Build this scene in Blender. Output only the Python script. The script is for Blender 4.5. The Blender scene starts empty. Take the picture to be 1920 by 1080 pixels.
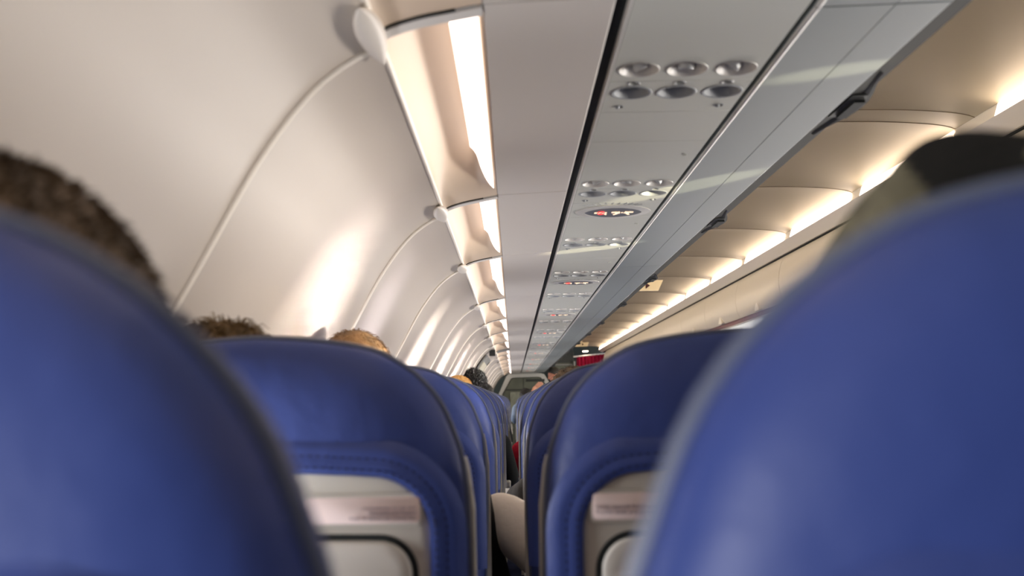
import bpy, bmesh, math, random
from mathutils import Vector, Matrix, Euler
random.seed(7)
SC = bpy.context.scene
COL = SC.collection
CZ = 1.07                      # camera height above the cabin floor
F_PX = 1750.0
PI = math.pi
ROW = 0.735                    # seat pitch

# ------------------------------------------------------------------ materials
def lin(c):
    return tuple((v/255/12.92) if v/255 <= .04045 else ((v/255+.055)/1.055)**2.4 for v in c)

def mat(name, rgb, rough=.5, spec=.5, bump=0, bscale=60, var=0, vscale=8, metal=0, sheen=0, emit=None, estr=0, coat=0, detail=4, stretch=None):
    m = bpy.data.materials.new(name); m.use_nodes = True
    nt = m.node_tree; b = nt.nodes['Principled BSDF']
    c = lin(rgb)
    b.inputs['Base Color'].default_value = (*c, 1)
    b.inputs['Roughness'].default_value = rough
    b.inputs['Specular IOR Level'].default_value = spec
    b.inputs['Metallic'].default_value = metal
    b.inputs['Coat Weight'].default_value = coat
    if sheen: b.inputs['Sheen Weight'].default_value = sheen
    if emit:
        b.inputs['Emission Color'].default_value = (*lin(emit), 1); b.inputs['Emission Strength'].default_value = estr
    if bump or var:
        tc = nt.nodes.new('ShaderNodeTexCoord'); src = tc.outputs['Object']
        if stretch:
            mp = nt.nodes.new('ShaderNodeMapping'); mp.inputs['Scale'].default_value = stretch
            nt.links.new(src, mp.inputs['Vector']); src = mp.outputs['Vector']
    if var:
        n = nt.nodes.new('ShaderNodeTexNoise'); n.inputs['Scale'].default_value = vscale; n.inputs['Detail'].default_value = detail
        nt.links.new(src, n.inputs['Vector'])
        r = nt.nodes.new('ShaderNodeValToRGB')
        r.color_ramp.elements[0].position = .3; r.color_ramp.elements[1].position = .7
        r.color_ramp.elements[0].color = (*[v*(1-var) for v in c], 1); r.color_ramp.elements[1].color = (*[min(1, v*(1+var)) for v in c], 1)
        nt.links.new(n.outputs['Fac'], r.inputs['Fac']); nt.links.new(r.outputs['Color'], b.inputs['Base Color'])
    if bump:
        n2 = nt.nodes.new('ShaderNodeTexNoise'); n2.inputs['Scale'].default_value = bscale; n2.inputs['Detail'].default_value = 6
        nt.links.new(src, n2.inputs['Vector'])
        bp = nt.nodes.new('ShaderNodeBump'); bp.inputs['Strength'].default_value = bump; bp.inputs['Distance'].default_value = .004
        nt.links.new(n2.outputs['Fac'], bp.inputs['Height']); nt.links.new(bp.outputs['Normal'], b.inputs['Normal'])
    return m

M = dict(
    wall=mat('sidewall plastic', (184, 174, 162), .36, .5, .04, 300, .02, 3),
    seam=mat('seam bead', (240, 232, 218), .4),
    cap=mat('cap plastic', (205, 197, 186), .4),
    niche=mat('cove plastic', (202, 182, 160), .5),
    rib=mat('cove rim plastic', (208, 204, 198), .5),
    soffit=mat('soffit plastic', (206, 199, 190), .42, .5, .03, 400),
    psu=mat('service panel plastic', (196, 197, 188), .5, .5, .05, 500),
    psud=mat('service panel recess grey', (158, 161, 163), .5),
    bowl=mat('reading light bowl', (214, 210, 203), .35),
    lamp=mat('reading lamp barrel', (178, 180, 180), .3, .6),
    binu=mat('bin underside plastic', (132, 139, 138), .45, .5, .03, 300),
    binedge=mat('bin edge bead', (214, 211, 205), .4),
    dark=mat('gap black', (16, 20, 18), .7),
    edgegap=mat('finger gap grey', (40, 39, 33), .7, .3),
    dgrey=mat('latch dark grey', (52, 53, 48), .55),
    ceil=mat('ceiling plastic', (186, 177, 155), .5, .4, .03, 300),
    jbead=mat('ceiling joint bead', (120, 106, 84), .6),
    trimw=mat('ceiling trim', (230, 224, 212), .45),
    bind=mat('bin door plastic', (216, 208, 192), .4, .5, .02, 300),
    burg=mat('burgundy strip', (92, 14, 48), .5),
    curtain=mat('burgundy curtain', (150, 18, 52), .8, .2, .3, 80, .25, 30, stretch=(8, 1, .3)),
    leather=mat('blue leather', (52, 70, 134), .5, .45, .35, 38, .10, 5),
    piping=mat('seat edge piping', (92, 100, 122), .5),
    thread=mat('dark stitching', (22, 28, 70), .8),
    shell=mat('grey seat shell', (192, 188, 177), .45, .5, .05, 500),
    tray=mat('grey tray plastic', (194, 190, 181), .42, .5, .05, 500),
    gasket=mat('black tray gap', (14, 22, 22), .6),
    placard=mat('placard card', (238, 220, 214), .5),
    ink=mat('placard ink', (120, 104, 112), .7),
    latch=mat('tray latch plastic', (196, 193, 186), .35),
    frame=mat('seat frame metal', (110, 112, 116), .4, metal=.7),
    carpet=mat('cabin carpet', (40, 44, 70), .95, .1, .6, 200, .3, 60),
    bulk=mat('bulkhead olive grey', (84, 88, 76), .5, .4, .05, 90, .2, 4),
    bulkfr=mat('bulkhead frame grey', (176, 176, 170), .5),
    bulkd=mat('bulkhead dark trim', (34, 38, 34), .6),
    poster=mat('pale poster', (120, 124, 110), .5, var=.25, vscale=14),
    front=mat('front wall grey green', (66, 70, 58), .6),
    exitd=mat('exit door cream', (196, 190, 170), .5),
    exitf=mat('exit door grey frame', (128, 128, 124), .5),
    skin=mat('skin', (206, 150, 122), .5, .4, .05, 300, .06, 20),
    skind=mat('tanned skin', (176, 118, 94), .5, .4, .05, 300, .06, 20),
    white=mat('white cotton', (238, 228, 214), .9, .2, .3, 90),
    cloth_dk=mat('dark grey cotton', (70, 66, 60), .9, .2, .3, 90),
    cloth_bk=mat('black cotton', (20, 22, 22), .9, .2, .3, 90),
    cloth_gb=mat('grey blue cotton', (110, 124, 140), .9, .2, .3, 90),
    cloth_red=mat('red cotton', (190, 36, 60), .9, .2, .3, 90),
    cloth_nv=mat('navy cotton', (34, 40, 64), .9, .2, .3, 90),
    trouser=mat('dark denim', (38, 44, 58), .9, .2, .3, 120),
    hood=mat('olive grey woven hood', (112, 108, 88), .85, .2, .5, 160, .35, 26, stretch=(6, 1, .35)),
    hoodbk=mat('black crown cloth', (20, 20, 18), .85, .25, .4, 120, .3, 18),
    hair_br=mat('dark brown hair', (82, 64, 42), .6, .4, .6, 120, .45, 26, stretch=(1, 1, .5)),
    hair_md=mat('mid brown hair', (104, 80, 46), .6, .4, .6, 120, .4, 30),
    hair_lt=mat('light brown hair', (138, 104, 66), .6, .4, .5, 120, .35, 30),
    hair_bl=mat('blond hair', (206, 160, 92), .6, .4, .5, 120, .3, 30),
    hair_bk=mat('black hair', (26, 24, 20), .55, .4, .6, 120, .4, 40),
    sign=mat('sign window grey', (104, 107, 108), .3, .5),
    signring=mat('sign bezel', (200, 198, 192), .4),
    glow_w=mat('lit white glyph', (255, 238, 215), .5, emit=(255, 214, 176), estr=.45),
    glow_r=mat('lit red glyph', (255, 90, 90), .5, emit=(255, 70, 70), estr=.45),
    exitlens=mat('exit sign lens', (205, 186, 150), .4, emit=(215, 185, 140), estr=.12),
    exittxt=mat('exit sign letters', (60, 10, 8), .5),
    paper=mat('white paper', (225, 225, 230), .7),
    pane=mat('bright window pane', (230, 238, 250), .2, emit=(225, 236, 255), estr=3.0),
    winfr=mat('window frame plastic', (214, 208, 200), .4),
    lensL=mat('cove lamp lens', (255, 246, 240), .5, emit=(255, 238, 228), estr=1.35),
    lensR=mat('ceiling lamp lens', (255, 246, 236), .5, emit=(255, 230, 208), estr=4.4),
)

# ------------------------------------------------------------------ objects
def put(o, parent=None):
    COL.objects.link(o)
    if parent is not None: o.parent = parent
    return o

def tag(o, label=None, cat=None, group=None, kind=None):
    if label: o['label'] = label
    if cat: o['category'] = cat
    if group: o['group'] = group
    if kind: o['kind'] = kind
    return o

def empty(name, loc, label=None, cat=None, group=None, kind=None):
    o = bpy.data.objects.new(name, None); o.empty_display_size = .05
    put(o); o.location = loc
    return tag(o, label, cat, group, kind)

def meshobj(name, me, parent=None):
    return put(bpy.data.objects.new(name, me), parent)

def build(name, bm, material, parent=None, smooth=True, mods=()):
    bmesh.ops.recalc_face_normals(bm, faces=bm.faces[:])
    me = bpy.data.meshes.new(name); bm.to_mesh(me); bm.free()
    ms = material if isinstance(material, (list, tuple)) else [material]
    for m_ in ms: me.materials.append(m_)
    if smooth:
        for p in me.polygons: p.use_smooth = True
        try: me.set_sharp_from_angle(angle=math.radians(40))
        except Exception: pass
    return meshobj(name, me, parent)

def solid(o, t, offset=1):
    m = o.modifiers.new('thickness', 'SOLIDIFY'); m.thickness = t; m.offset = offset
    e = o.modifiers.new('crisp rim', 'EDGE_SPLIT'); e.split_angle = math.radians(40); return o

def bevel(o, w=.003, seg=2):
    m = o.modifiers.new('soft edge', 'BEVEL'); m.width = w; m.segments = seg; m.limit_method = 'ANGLE'; return o

def children(o):
    return [c for c in COL.objects if c.parent is o]
KIDS = {}
def copy_tree(o, parent=None, skip=()):
    c = o.copy(); put(c)
    if parent is not None:
        mi = o.matrix_parent_inverse.copy(); c.parent = parent; c.matrix_parent_inverse = mi
    for ch in CH(o):
        if ch.name.split('.')[0] not in skip: copy_tree(ch, c, skip)
    return c
def CH(o):
    return list(o.children)

def add_box(bm, c, s, rot=None):
    g = bmesh.ops.create_cube(bm, size=1)['verts']
    mx = Matrix.Translation(c) @ (rot.to_matrix().to_4x4() if rot else Matrix()) @ Matrix.Diagonal((*s, 1))
    bmesh.ops.transform(bm, matrix=mx, verts=g)

def add_ball(bm, c, r, sub=3, rot=None):
    g = bmesh.ops.create_icosphere(bm, subdivisions=sub, radius=1)['verts']
    r = (r, r, r) if isinstance(r, (int, float)) else r
    mx = Matrix.Translation(c) @ (rot.to_matrix().to_4x4() if rot else Matrix()) @ Matrix.Diagonal((*r, 1))
    bmesh.ops.transform(bm, matrix=mx, verts=g)
    return g

def add_tube(bm, pts, rad, seg=10, cap=True):
    pts = [Vector(p) for p in pts]; n = len(pts)
    rads = rad if isinstance(rad, (list, tuple)) else [rad]*n
    rings = []; up = None
    for i, p in enumerate(pts):
        d = (pts[min(i+1, n-1)]-pts[max(i-1, 0)]).normalized()
        if up is None:
            up = d.orthogonal().normalized()
        else:
            up = (up-d*up.dot(d)).normalized()
        s = d.cross(up)
        rings.append([bm.verts.new(p+(up*math.cos(2*PI*k/seg)+s*math.sin(2*PI*k/seg))*rads[i]) for k in range(seg)])
    for a, b in zip(rings, rings[1:]):
        for k in range(seg): bm.faces.new((a[k], a[(k+1) % seg], b[(k+1) % seg], b[k]))
    if cap:
        bm.faces.new(rings[0][::-1]); bm.faces.new(rings[-1])

def capsule(bm, a, b, ra, rb, seg=14):
    a, b = Vector(a), Vector(b)
    add_tube(bm, [a, b], [ra, rb], seg); add_ball(bm, a, ra, 2); add_ball(bm, b, rb, 2)

def grid(bm, fn, nu, nv, close=False, mi=0):
    V = [[bm.verts.new(fn(i/nu, j/nv)) for j in range(nv+1)] for i in range(nu+1)]
    fs = []
    for i in range(nu):
        for j in range(nv):
            f = bm.faces.new((V[i][j], V[i+1][j], V[i+1][j+1], V[i][j+1])); f.material_index = mi; fs.append(f)
    return V

def lathe(bm, prof, seg=28, c=(0, 0, 0), rot=None):
    """prof = [(r,z)] about z"""
    c = Vector(c); R = rot.to_matrix() if rot else Matrix.Identity(3)
    rings = []
    for r, z in prof:
        if r < 1e-6: rings.append([bm.verts.new(c+R@Vector((0, 0, z)))])
        else: rings.append([bm.verts.new(c+R@Vector((r*math.cos(2*PI*k/seg), r*math.sin(2*PI*k/seg), z))) for k in range(seg)])
    for a, b in zip(rings, rings[1:]):
        for k in range(seg):
            q = [a[k % len(a)], a[(k+1) % len(a)], b[(k+1) % len(b)], b[k % len(b)]]
            u = []
            for v in q:
                if v not in u: u.append(v)
            if len(u) > 2: bm.faces.new(u)

def lerp(tab, x):
    if x <= tab[0][0]: return tab[0][1]
    for (a, va), (b, vb) in zip(tab, tab[1:]):
        if x <= b: return va+(vb-va)*(x-a)/(b-a)
    return tab[-1][1]

def resample(pts, n):
    """smooth (Catmull-Rom) resample of a polyline of 2D points by arc length"""
    P = [Vector((p[0], p[1], 0)) for p in pts]; dense = []
    for i in range(len(P)-1):
        p0 = P[max(i-1, 0)]; p1 = P[i]; p2 = P[i+1]; p3 = P[min(i+2, len(P)-1)]
        for k in range(12):
            t = k/12
            dense.append(.5*((2*p1)+(p2-p0)*t+(2*p0-5*p1+4*p2-p3)*t*t+(3*p1-p0-3*p2+p3)*t**3))
    dense.append(P[-1])
    L = [0]
    for a, b in zip(dense, dense[1:]): L.append(L[-1]+(b-a).length)
    out = []; j = 0
    for i in range(n+1):
        s = L[-1]*i/n
        while j < len(L)-2 and L[j+1] < s: j += 1
        t = (s-L[j])/max(1e-9, L[j+1]-L[j]); q = dense[j].lerp(dense[j+1], min(1, t)); out.append((q.x, q.y))
    return out

def curve_at(pts, u):
    x = u*(len(pts)-1); i = min(int(x), len(pts)-2); t = x-i
    return (pts[i][0]*(1-t)+pts[i+1][0]*t, pts[i][1]*(1-t)+pts[i+1][1]*t)

def plate_mesh(name, outer, holes, t, material):
    """flat plate in XY with holes, thickness t centred on z=0"""
    cu = bpy.data.curves.new(name, 'CURVE'); cu.dimensions = '2D'; cu.fill_mode = 'BOTH'; cu.extrude = t/2
    for loop in [outer]+list(holes):
        s = cu.splines.new('POLY'); s.points.add(len(loop)-1); s.use_cyclic_u = True
        for p, q in zip(s.points, loop): p.co = (q[0], q[1], 0, 1)
    o = bpy.data.objects.new(name, cu); COL.objects.link(o)
    dg = bpy.context.evaluated_depsgraph_get(); me = bpy.data.meshes.new_from_object(o.evaluated_get(dg))
    bpy.data.objects.remove(o); bpy.data.curves.remove(cu)
    me.materials.clear(); me.materials.append(material); me.name = name
    return me

def text_mesh(body, size, material, align='CENTER', ext=.0006):
    cu = bpy.data.curves.new('lettering', 'FONT'); cu.body = body; cu.size = size; cu.align_x = align; cu.align_y = 'CENTER'; cu.extrude = ext
    o = bpy.data.objects.new('lettering', cu); COL.objects.link(o)
    dg = bpy.context.evaluated_depsgraph_get(); me = bpy.data.meshes.new_from_object(o.evaluated_get(dg))
    bpy.data.objects.remove(o); bpy.data.curves.remove(cu)
    me.materials.clear(); me.materials.append(material)
    return me

def circ(x, y, r, n=28, ry=None):
    return [(x+r*math.cos(2*PI*k/n), y+(ry or r)*math.sin(2*PI*k/n)) for k in range(n)]

def rrect(x0, y0, x1, y1, r, n=6):
    out = []
    for cx, cy, a in ((x1-r, y1-r, 0), (x0+r, y1-r, 90), (x0+r, y0+r, 180), (x1-r, y0+r, 270)):
        for k in range(n+1):
            t = math.radians(a+90*k/n); out.append((cx+r*math.cos(t), cy+r*math.sin(t)))
    return out

ORD = ['first', 'second', 'third', 'fourth', 'fifth', 'sixth', 'seventh', 'eighth', 'ninth', 'tenth', 'eleventh', 'twelfth', 'thirteenth',
       'fourteenth', 'fifteenth', 'sixteenth', 'seventeenth', 'eighteenth', 'nineteenth', 'twentieth', 'twenty-first', 'twenty-second', 'twenty-third', 'twenty-fourth']

# ------------------------------------------------------------------ camera (level cabin, camera tipped up and rolled a little)
def make_camera():
    vx, vy = 963.0, 750.0; roll = math.radians(1.0)
    d = Vector(((vx-960)/F_PX, -(vy-540)/F_PX, -1)).normalized()          # cabin forward in camera space
    u = Vector((-math.sin(roll), math.cos(roll), 0)); u = (u-d*u.dot(d)).normalized()
    x = d.cross(u)
    m = Matrix((x, d, u)).to_4x4()                                          # camera -> world
    m.translation = Vector((0, 0, CZ))
    cam = bpy.data.cameras.new('camera'); o = bpy.data.objects.new('camera', cam); COL.objects.link(o)
    o.matrix_world = m
    cam.sensor_width = 36; cam.lens = F_PX/1920*36; cam.clip_start = .02; cam.clip_end = 200
    cam.dof.use_dof = True; cam.dof.focus_distance = 3.4; cam.dof.aperture_fstop = 4.6
    SC.camera = o
make_camera()

Y0, Y1 = -2.6, 17.2            # cabin length built
BAYS = [-1.08, 0.0, 1.08, 2.14, 3.05, 4.33, 5.43, 6.46, 7.55]
while BAYS[-1] < 16: BAYS.append(BAYS[-1]+1.075)
BAYS[-1] = 17.15

# ------------------------------------------------------------------ left sidewall
WALL_PTS = [(-.1595, .4375), (-.171, .4345), (-.187, .4275), (-.209, .4135), (-.236, .392), (-.262, .363), (-.288, .328), (-.311, .293), (-.333, .254), (-.352, .218), (-.371, .182),
            (-.412, .108), (-.474, .0), (-.525, -.11), (-.552, -.25), (-.560, -.45), (-.535, -.75), (-.49, -1.07)]
WALL = resample(WALL_PTS, 72)
def wall_normal(u):
    a = curve_at(WALL, max(0, u-.01)); b = curve_at(WALL, min(1, u+.01))
    t = Vector((b[0]-a[0], 0, b[1]-a[1])).normalized()
    return Vector((-t.z, 0, t.x))          # points into the cabin (right / down)
DISH = .0025
def wall_pt(u, y, ya, yb, lift=0):
    x, z = curve_at(WALL, u); t = (y-ya)/(yb-ya)
    d = DISH*math.sin(PI*t)**2*min(1, max(0, (u-.03)/.2))
    n = wall_normal(u)
    p = Vector((x, y, CZ+z))-n*d+n*lift
    return p
wall_left = empty('wall_left', (-.5, 7, 0), kind='structure')
def make_wall():
    WB = [b+.035 for b in BAYS[:-1]]+[BAYS[-1]]
    for ya, yb in zip(WB, WB[1:]):
        bm = bmesh.new()
        grid(bm, lambda u, v: wall_pt(u, ya+.002+(yb-ya-.004)*v, ya, yb), 72, 22)
        o = build('wall_panel', bm, M['wall'], wall_left); o.matrix_parent_inverse = Matrix.Translation(-wall_left.location); solid(o, .012, 1)
        bm = bmesh.new()
        add_tube(bm, [wall_pt(u/60, yb, ya, yb, .0022) for u in range(0, 58)], .0040, 8)
        o = build('seam_bead', bm, M['seam'], wall_left); o.matrix_parent_inverse = Matrix.Translation(-wall_left.location)
        # leaf-shaped seam cap on the lip
        bm = bmesh.new(); L = .175; y0 = yb-.055
        def leaf(u, v):
            t = u; w = (math.sin(PI*t**.75)**.9)*.0175+.0004
            a = 2*PI*v
            hx = w*math.cos(a); hz = w*.62*math.sin(a)
            return Vector((-.159+.004*(t-.5)+hx*.86-hz*.4, y0-L/2+L*t, CZ+.428+hx*.42+hz*.9-.006*(t-.5)**2))
        grid(bm, leaf, 18, 20); bmesh.ops.remove_doubles(bm, verts=bm.verts[:], dist=.0003)
        o = build('seam_cap', bm, M['cap'], wall_left); o.matrix_parent_inverse = Matrix.Translation(-wall_left.location)
    # bright rounded lip along the top of the wall
    bm = bmesh.new()
    add_tube(bm, [(-.1565, Y0, CZ+.4402), (-.1565, Y1, CZ+.4402)], .0042, 10)
    o = build('wall_lip', bm, M['seam'], wall_left); o.matrix_parent_inverse = Matrix.Translation(-wall_left.location)
make_wall()

# ------------------------------------------------------------------ light coves along the left wall
BASE = resample([(-.156, .4405), (-.143, .4505), (-.107, .4615), (-.063, .470), (-.030, .476)], 24)
DEEP = resample([(-.156, .443), (-.149, .465), (-.130, .491), (-.102, .515), (-.072, .531), (-.060, .516), (-.046, .497), (-.031, .478)], 24)
def cove(ya, yb, label, lens_mat):
    ln = yb-ya
    root = empty('cove_light', ((-.1), ya, CZ+.5), label, 'light', 'warm cove lights along the left wall')
    inv = Matrix.Translation(-root.location)
    def k(t): 
        e = max(0, min(1, (t-.72)/.24)); return 1-e*e*(3-2*e)
    def pt(u, t, lift=0):
        a = curve_at(BASE, u); b = curve_at(DEEP, u); q = k(t)
        return Vector((a[0]*(1-q)+b[0]*q, ya+.02+(ln-.022)*t, CZ+a[1]*(1-q)+b[1]*q-lift))
    bm = bmesh.new(); grid(bm, lambda u, v: pt(u, v), 28, 40)
    o = build('cove_panel', bm, M['niche'], root); o.matrix_parent_inverse = inv; solid(o, .004, 1)
    # lens: bright lamp window along the inner side, tapering at its far end
    bm = bmesh.new()
    grid(bm, lambda u, v: pt(.60+.355*u, .015+v*(.74+.17*u), .002), 10, 30)
    o = build('lamp_lens', bm, lens_mat, root); o.matrix_parent_inverse = inv
    # near rim: thin curved rib at the cabin-side level with a dark joint
    bm = bmesh.new()
    def rib(u, v):
        a = curve_at(BASE, u); prof = [(0, 0), (.0, -.003), (.022, -.003), (.024, .0), (.024, .05)]
        i = v*4; j = min(int(i), 3); f = i-j
        return Vector((a[0], ya+.003+prof[j][0]*(1-f)+prof[j+1][0]*f, CZ+a[1]+prof[j][1]*(1-f)+prof[j+1][1]*f))
    grid(bm, rib, 24, 4)
    o = build('cove_rim', bm, M['rib'], root, smooth=False); o.matrix_parent_inverse = inv; solid(o, .002, 0)
    bm = bmesh.new(); grid(bm, lambda u, v: Vector((curve_at(BASE, u*.75)[0], ya-.003+.006*v, CZ+curve_at(BASE, u*.75)[1]-.0005)), 18, 1)
    o = build('joint_gap', bm, M['dark'], root); o.matrix_parent_inverse = inv; solid(o, .003, 0)
    return root
def make_coves():
    n = 0
    for i, (ya, yb) in enumerate(zip(BAYS, BAYS[1:])):
        if ya < 0: lab = 'warm cove light above the left wall, behind the camera' if ya > -.5 else 'rearmost warm cove light above the left wall'
        elif i == 1: lab = 'pale end of a cove light at the top edge, before the leaf-shaped cap'
        elif i == 2: lab = 'longest glowing cove light above the left wall, just past the largest seam cap'
        else: lab = '%s glowing cove light from the camera, above the curved left wall' % ORD[i-1]
        cove(ya, yb, lab, M['lensL'])
make_coves()

# ------------------------------------------------------------------ soffit panels between the coves and the black gap
def panel_box(bm, x0, x1, ya, yb, z0, z1, zt=.03):
    """slightly tilted slab: z0 at x0, z1 at x1 (cabin heights over the camera)"""
    v = [bm.verts.new((x, y, CZ+z+h)) for h in (0, zt) for (x, z) in ((x0, z0), (x1, z1)) for y in (ya, yb)]
    for q in ((0, 2, 3, 1), (4, 5, 7, 6), (0, 1, 5, 4), (2, 6, 7, 3), (0, 4, 6, 2), (1, 3, 7, 5)): bm.faces.new([v[k] for k in q])
def make_soffits():
    for i, (ya, yb) in enumerate(zip(BAYS, BAYS[1:])):
        bm = bmesh.new(); panel_box(bm, -.0295, .1345, ya+.0015, yb-.0015, .476, .483)
        o = build('soffit_panel', bm, M['soffit'], smooth=False); bevel(o, .0025, 2)
        where = 'behind the camera' if yb <= 0.01 else ('nearest the camera' if i == 1 else '%s from the camera' % ORD[i-1])
        if ya < -.5: where = 'farthest behind the camera'
        tag(o, 'plain grey-white soffit panel between the cove lights and the black gap, %s' % where, 'panel', 'soffit panels left of the black gap')
make_soffits()
def make_gap():
    bm = bmesh.new(); add_box(bm, (.143, (Y0+Y1)/2, CZ+.502), (.030, Y1-Y0, .012))
    tag(build('trim_1', bm, M['dark'], smooth=False), kind='structure')
    bm = bmesh.new(); add_box(bm, (.3815, (Y0+Y1)/2, CZ+.503), (.012, Y1-Y0, .012))
    tag(build('trim_2', bm, M['dark'], smooth=False), kind='structure')
    bm = bmesh.new(); add_box(bm, (.153, (Y0+Y1)/2, CZ+.487), (.004, Y1-Y0, .014))
    tag(build('trim_3', bm, M['binedge'], smooth=False), kind='structure')
make_gap()

# ------------------------------------------------------------------ passenger service units
PX0, PX1 = .156, .3755
LX = (.194, .265, .338)
ZP = CZ+.484
PT = .006
def lug(me, name, root, loc):
    o = meshobj(name, me, root); o.location = loc; return o
def shape_mesh(name, bm, m, smooth=True):
    o = build(name, bm, m, smooth=smooth); me = o.data; bpy.data.objects.remove(o); return me
def make_psu_parts():
    P = {}
    r = .0295
    P['light_panel'] = plate_mesh('light_panel', [(PX0, -.0455), (PX1, -.0455), (PX1, .0505), (PX0, .0505)], [circ(x, 0, r) for x in LX], PT, M['psu'])
    hs = [circ(x+.0015, .1045, .0280) for x in LX]+[circ(x, .0615, .0085, 16, .006) for x in LX]+[circ(x, .1755, .0085, 16, .0075) for x in (.183, .349)]
    P['service_panel'] = plate_mesh('service_panel', [(PX0, .052), (PX1, .052), (PX1, .205), (PX0, .205)], hs, PT, M['psu'])
    bm = bmesh.new()
    lathe(bm, [(r+.0008, -.0035), (r, -.0045), (r-.002, -.0015), (r*.86, .008), (r*.62, .017), (r*.3, .0215), (0, .0225)], 30)
    P['reading_light'] = shape_mesh('reading_light', bm, M['bowl'])
    bm = bmesh.new()
    lathe(bm, [(.0085, .012), (.0095, -.004), (.0115, -.005), (.0118, -.012), (.0105, -.0135), (.009, -.0115), (0, -.0105)], 22)
    P['lamp_barrel'] = shape_mesh('lamp_barrel', bm, M['lamp'])
    bm = bmesh.new(); lathe(bm, [(.0325, -.0032), (.031, -.0042), (.0276, -.0036), (.0248, .006), (.022, .012), (0, .014)], 30)
    for k in range(-4, 5):
        h = math.sqrt(max(0, .0215**2-(k*.0048)**2)); add_box(bm, (0, k*.0048, .0105), (2*h, .0012, .004))
    P['speaker_grille'] = shape_mesh('speaker_grille', bm, M['psud'])
    bm = bmesh.new(); lathe(bm, [(.0098, -.003), (.0088, -.004), (.0072, -.0035), (.0062, .002), (0, .003)], 18)
    P['call_button'] = shape_mesh('call_button', bm, M['lamp'])
    bm = bmesh.new(); lathe(bm, [(.009, -.003), (.008, -.0036), (.0075, .0), (.004, .003), (0, .003)], 16); add_ball(bm, (-.002, 0, -.002), (.005, .0045, .005), 2)
    P['release_knob'] = shape_mesh('release_knob', bm, M['psud'])
    P['filler_panel'] = plate_mesh('filler_panel', [(PX0, .2065), (PX1, .2065), (PX1, .388), (PX0, .388)], [], PT, M['psu'])
    P['blank_panel'] = plate_mesh('blank_panel', [(PX0, .3895), (PX1, .3895), (PX1, .688), (PX0, .688)], [], PT, M['psu'])
    bm = bmesh.new(); lathe(bm, [(.0055, -.003), (.0055, -.0042), (.0043, -.0042), (.0043, -.0031), (.0025, -.0031), (.0025, -.0038), (0, -.0038)], 16)
    P['test_port'] = shape_mesh('test_port', bm, M['psu'])
    # sign: lens-shaped window with a wide bezel and two lit pictograms
    def lens_loop(w, h, n=40):
        return [(w*math.cos(2*PI*k/n)*(1 if abs(math.cos(2*PI*k/n)) < .9 else 1.0), h*math.copysign(abs(math.sin(2*PI*k/n))**1.25, math.sin(2*PI*k/n))) for k in range(n)]
    bm = bmesh.new(); o1 = lens_loop(.098, .086); o2 = lens_loop(.074, .060)
    rings = []
    for lp, z in ((o1, -.0028), (o1, -.0045), (o2, -.0062), (o2, -.0035)):
        rings.append([bm.verts.new((x, y, z)) for x, y in lp])
    for a, b in zip(rings, rings[1:]):
        for k in range(40): bm.faces.new((a[k], a[(k+1) % 40], b[(k+1) % 40], b[k]))
    P['sign_bezel'] = shape_mesh('sign_bezel', bm, M['signring'])
    P['sign_window'] = plate_mesh('sign_window', o2, [], .004, M['sign'])
    # pictograms, seen from below (x to the right, y away): cigarette with red ban ring, and two belt halves
    bm = bmesh.new(); add_box(bm, (-.004, 0, 0), (.030, .007, .0012)); add_box(bm, (.013, 0, 0), (.003, .007, .0012))
    for k in range(3): add_box(bm, (.010+.0025*k, .007+.002*k, 0), (.0018, .007, .0012))
    P['cigarette_glyph'] = shape_mesh('cigarette_glyph', bm, M['glow_w'], False)
    bm = bmesh.new(); lathe(bm, [(.0102, -.0008), (.0102, .0008), (.0080, .0008), (.0080, -.0008), (.0102, -.0008)], 24)
    add_box(bm, (0, 0, 0), (.018, .0026, .0014), Euler((0, 0, math.radians(-45))))
    P['ban_glyph'] = shape_mesh('ban_glyph', bm, M['glow_r'], False)
    bm = bmesh.new()
    for s in (-1, 1):
        add_box(bm, (s*.0125, .0, 0), (.013, .011, .0012), Euler((0, 0, s*.25)))
        add_box(bm, (s*.023, -.0025, 0), (.013, .006, .0012), Euler((0, 0, s*.1)))
        add_box(bm, (s*.017, .010, 0), (.012, .005, .0012), Euler((0, 0, s*.75)))
    add_box(bm, (0, 0, 0), (.006, .003, .0012))
    P['belt_glyph'] = shape_mesh('belt_glyph', bm, M['glow_w'], False)
    bm = bmesh.new()
    for k in range(11):
        a = math.radians(-62+124*k/10); rr = .088
        add_box(bm, (.0+math.sin(a)*.075, -.062-math.cos(a)*.040, -.0034), (.0014, .022, .001), Euler((0, 0, a*.8)))
    P['speaker_slot'] = shape_mesh('speaker_slot', bm, M['psud'], False)
    return P
PP = make_psu_parts()
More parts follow.
